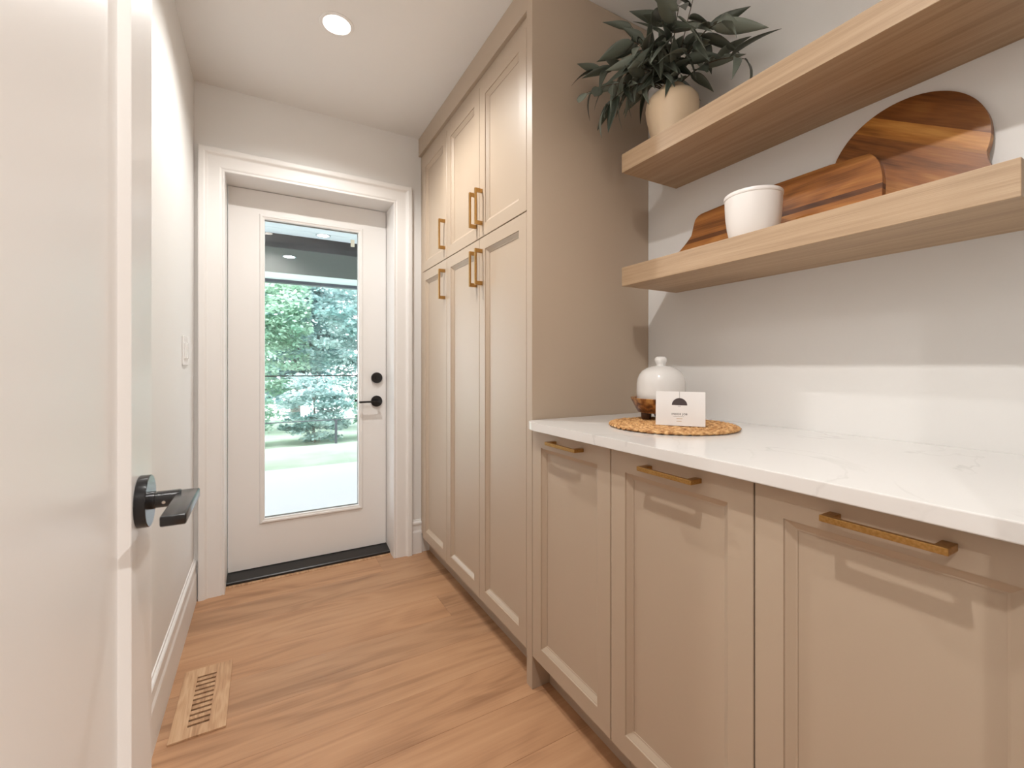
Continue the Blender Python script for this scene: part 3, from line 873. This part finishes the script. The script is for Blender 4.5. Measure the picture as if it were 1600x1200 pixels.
branch((1.150, 0.880, 2.280), 0.03, 10, 0.10, 1.2, 0.25)
branch((1.230, 1.130, 2.200), 0.02, 9, 0.10, 1.15, 0.2)
branch((1.240, 0.920, 2.180), 0.04, 9, 0.10, 1.15, 0.2)
branch((1.090, 1.000, 2.120), 0.07, 9, 0.10, 1.2, 0.5)

# ------------------------------------------------------------------ outside: covered patio, lawn, trees
GZ = -0.10
put('patio_slab', bx(-5, 6, 2.745, 5.80, GZ - 0.2, GZ), 'concrete', kind='structure')
put('lawn', bx(-9, 11, 5.80, 7.4, GZ - 0.25, GZ - 0.01), 'lawn_grass', label='pale green mown lawn beyond the patio slab', cat='lawn', kind='stuff')
bm = B()
prism(bm, [(7.4, GZ - 0.011), (8.2, -0.28), (9.4, -0.44), (16, -0.6), (16, -0.9), (7.4, -0.9)], lambda a, b, d: (d, a, b), -11, 13)
put('garden_ground', bm, 'lawn_grass', kind='structure')
wall('wall_exterior', bx(1.50, 5, 2.60, 2.74, GZ, 2.60), 'siding')
wall('wall_exterior_left', bx(-5, -0.45, 2.60, 2.74, GZ, 2.60), 'siding')
roof = thing('patio_roof', (0.5, 5.3, 2.42), 'covered patio roof with white boarded soffit and dark grey beam', 'roof')
yy = 2.745
while yy < 7.45:
    if not (4.98 < yy + 0.1 < 6.36):
        put('soffit_board', bx(-4.5, 5.5, yy + 0.004, yy + 0.196, 2.42, 2.44, bev=0.003, seg=1), 'soffit_white', roof)
    yy += 0.2
put('roof_deck', bx(-4.6, 5.6, 2.745, 8.05, 2.445, 2.56), 'siding', roof)
put('beam', bx(-4.5, 5.5, 5.02, 6.35, 2.30, 2.4448, bev=0.004, seg=1), 'beam_grey', roof)
put('fascia', bx(-4.6, 5.6, 7.50, 7.62, 2.375, 2.4448), 'gutter_dark', roof)
for px in (-3.0, 4.4):
    put('post', bx(px - 0.08, px + 0.08, 5.60, 5.76, GZ, 2.30), 'beam_grey', roof)
pot(0.522, 4.789, 2.419, 'round downlight in the white patio soffit', 0, None, 'patio_lens', 0.055, group='patio downlights')
pot(0.243, 5.369, 2.299, 'round glowing disc under the dark patio beam', 0, None, 'patio_lens', 0.055, group='patio downlights')  # emissive disc in a grey ring, no lamp object behind it
rail = thing('patio_railing', (0.6, 4.6, GZ), 'thin black horizontal rail at the patio edge', 'railing')
put('top_rail', tube(B(), [(-1.6, 4.6, 1.011), (2.9, 4.6, 1.011)], 0.006, n=8), 'black_metal', rail)
for px in (-1.6, 2.9):
    put('post', bx(px - 0.02, px + 0.02, 4.58, 4.62, GZ, 1.03), 'black_metal', rail)
fence = thing('wire_fence', (1.2, 9.0, -0.44), 'low grey wire fence in front of the shrubs', 'fence')
put('top_rail', tube(B(), [(-5, 9, 0.09), (7, 9, 0.09)], 0.010, n=6), 'gutter_dark', fence)
for px in (-3.8, -1.3, 1.208, 3.7, 6.2):
    put('post', tube(B(), [(px, 9, -0.6), (px, 9, 0.10)], 0.024, n=8), 'gutter_dark', fence)

def tree(name, label, cat, x, y, z0, h, rx, rz, cz_, n, leaf, mat, trunk=0.09, seed=1, group='trees beyond the lawn'):
    rt = random.Random(seed)
    t = thing(name, (x, y, z0), label, cat, group)
    pts = [(x, y, z0)]
    for k in range(1, 8):
        pts.append((x + rt.uniform(-.06, .06) * k * 0.4, y + rt.uniform(-.06, .06), z0 + (h * 0.92) * k / 7))
    bm = tube(B(), pts, [trunk * (1 - 0.11 * k) for k in range(8)], n=8)
    put('trunk', bm, 'bark', t, smooth=True)
    limbs = []
    bm = B()
    for k in range(10):
        an = rt.uniform(0, 6.28); hh = rt.uniform(0.25, 0.85)
        a = Vector(pts[int(hh * 7)]); b = a + Vector((math.cos(an) * rx * 0.6, math.sin(an) * rx * 0.6, rt.uniform(0.0, 0.25) * h))
        tube(bm, [a, (a + b) / 2 + Vector((0, 0, 0.1)), b], [trunk * 0.3, trunk * 0.2, trunk * 0.08], n=5)
    put('branch', bm, 'bark', t, smooth=True)
    verts, faces = [], []
    clusters = []
    for k in range(max(18, n // 130)):
        while True:
            p = Vector((rt.uniform(-1, 1), rt.uniform(-1, 1), rt.uniform(-1, 1)))
            if 0.35 < p.length < 1: break
        clusters.append(Vector((x + p.x * rx, y + p.y * rx, z0 + cz_ + p.z * rz)))
    for k in range(n):
        c = rt.choice(clusters)
        p = c + Vector((rt.gauss(0, .22), rt.gauss(0, .22), rt.gauss(0, .06))) * (rx * 0.75)
        p.x = min(max(p.x, x - rx * 1.08), x + rx * 1.08); p.y = min(max(p.y, y - rx * 1.08), y + rx * 1.08)
        if p.z < z0 + 0.05: p.z = z0 + rt.uniform(0.05, 0.3)
        d = Vector((rt.gauss(0, 1), rt.gauss(0, 1), rt.gauss(0, .35))).normalized()
        s = d.cross(Vector((rt.gauss(0, .5), rt.gauss(0, .5), 1))).normalized()
        l = leaf * rt.uniform(0.6, 1.2); w = l * 0.36
        i = len(verts)
        verts += [p - d * l / 2, p + s * w, p + d * l / 2, p - s * w]
        faces.append((i, i + 1, i + 2, i + 3))
    me = bpy.data.meshes.new('foliage'); me.from_pydata(verts, [], faces); me.transform(Matrix.Translation(-Vector((x, y, z0)))); me.materials.append(MATS[mat])
    link('foliage', me, t, (x, y, z0), kind='stuff')
tree('broadleaf_tree', 'spreading pale blue-green tree behind the wire fence', 'tree', 2.42, 12.1, -0.5, 5.0, 1.25, 2.4, 2.6, 22000, 0.11, 'foliage_a', seed=1)
tree('broadleaf_tree', 'yellow-green leafy tree behind the wire fence', 'tree', -0.35, 12.1, -0.5, 5.0, 1.25, 2.4, 2.6, 22000, 0.11, 'foliage_b', seed=2)
back = ['tall teal tree behind the yellow-green one', 'tall teal tree rising between the two broadleaf trees', 'tall teal tree behind the pale blue-green one', 'tall teal tree at the end of the back row']
for k, bxp in enumerate((-3.4, 0.9, 5.2, 9.5)):
    tree('conifer_tree', back[k], 'tree', bxp, 15.9, -0.6, 8.0, 1.74, 4.2, 4.2, 34000, 0.20, 'foliage_c', trunk=0.17, seed=3 + k)
sh = ['low bright green shrub behind the wire fence, under the yellow-green tree', 'low pale shrub behind the fence, beside the fence post', 'low green shrub behind the fence, under the pale blue-green tree']
for k, bxp in enumerate((-0.50, 0.92, 2.42)):
    tree('garden_shrub', sh[k], 'shrub', bxp, 9.95, -0.5, 1.6, 0.62, 0.75, 0.75, 9000, 0.080, ('foliage_b', 'foliage_a', 'foliage_b')[k], trunk=0.03, seed=17 + k, group='shrubs behind the fence')
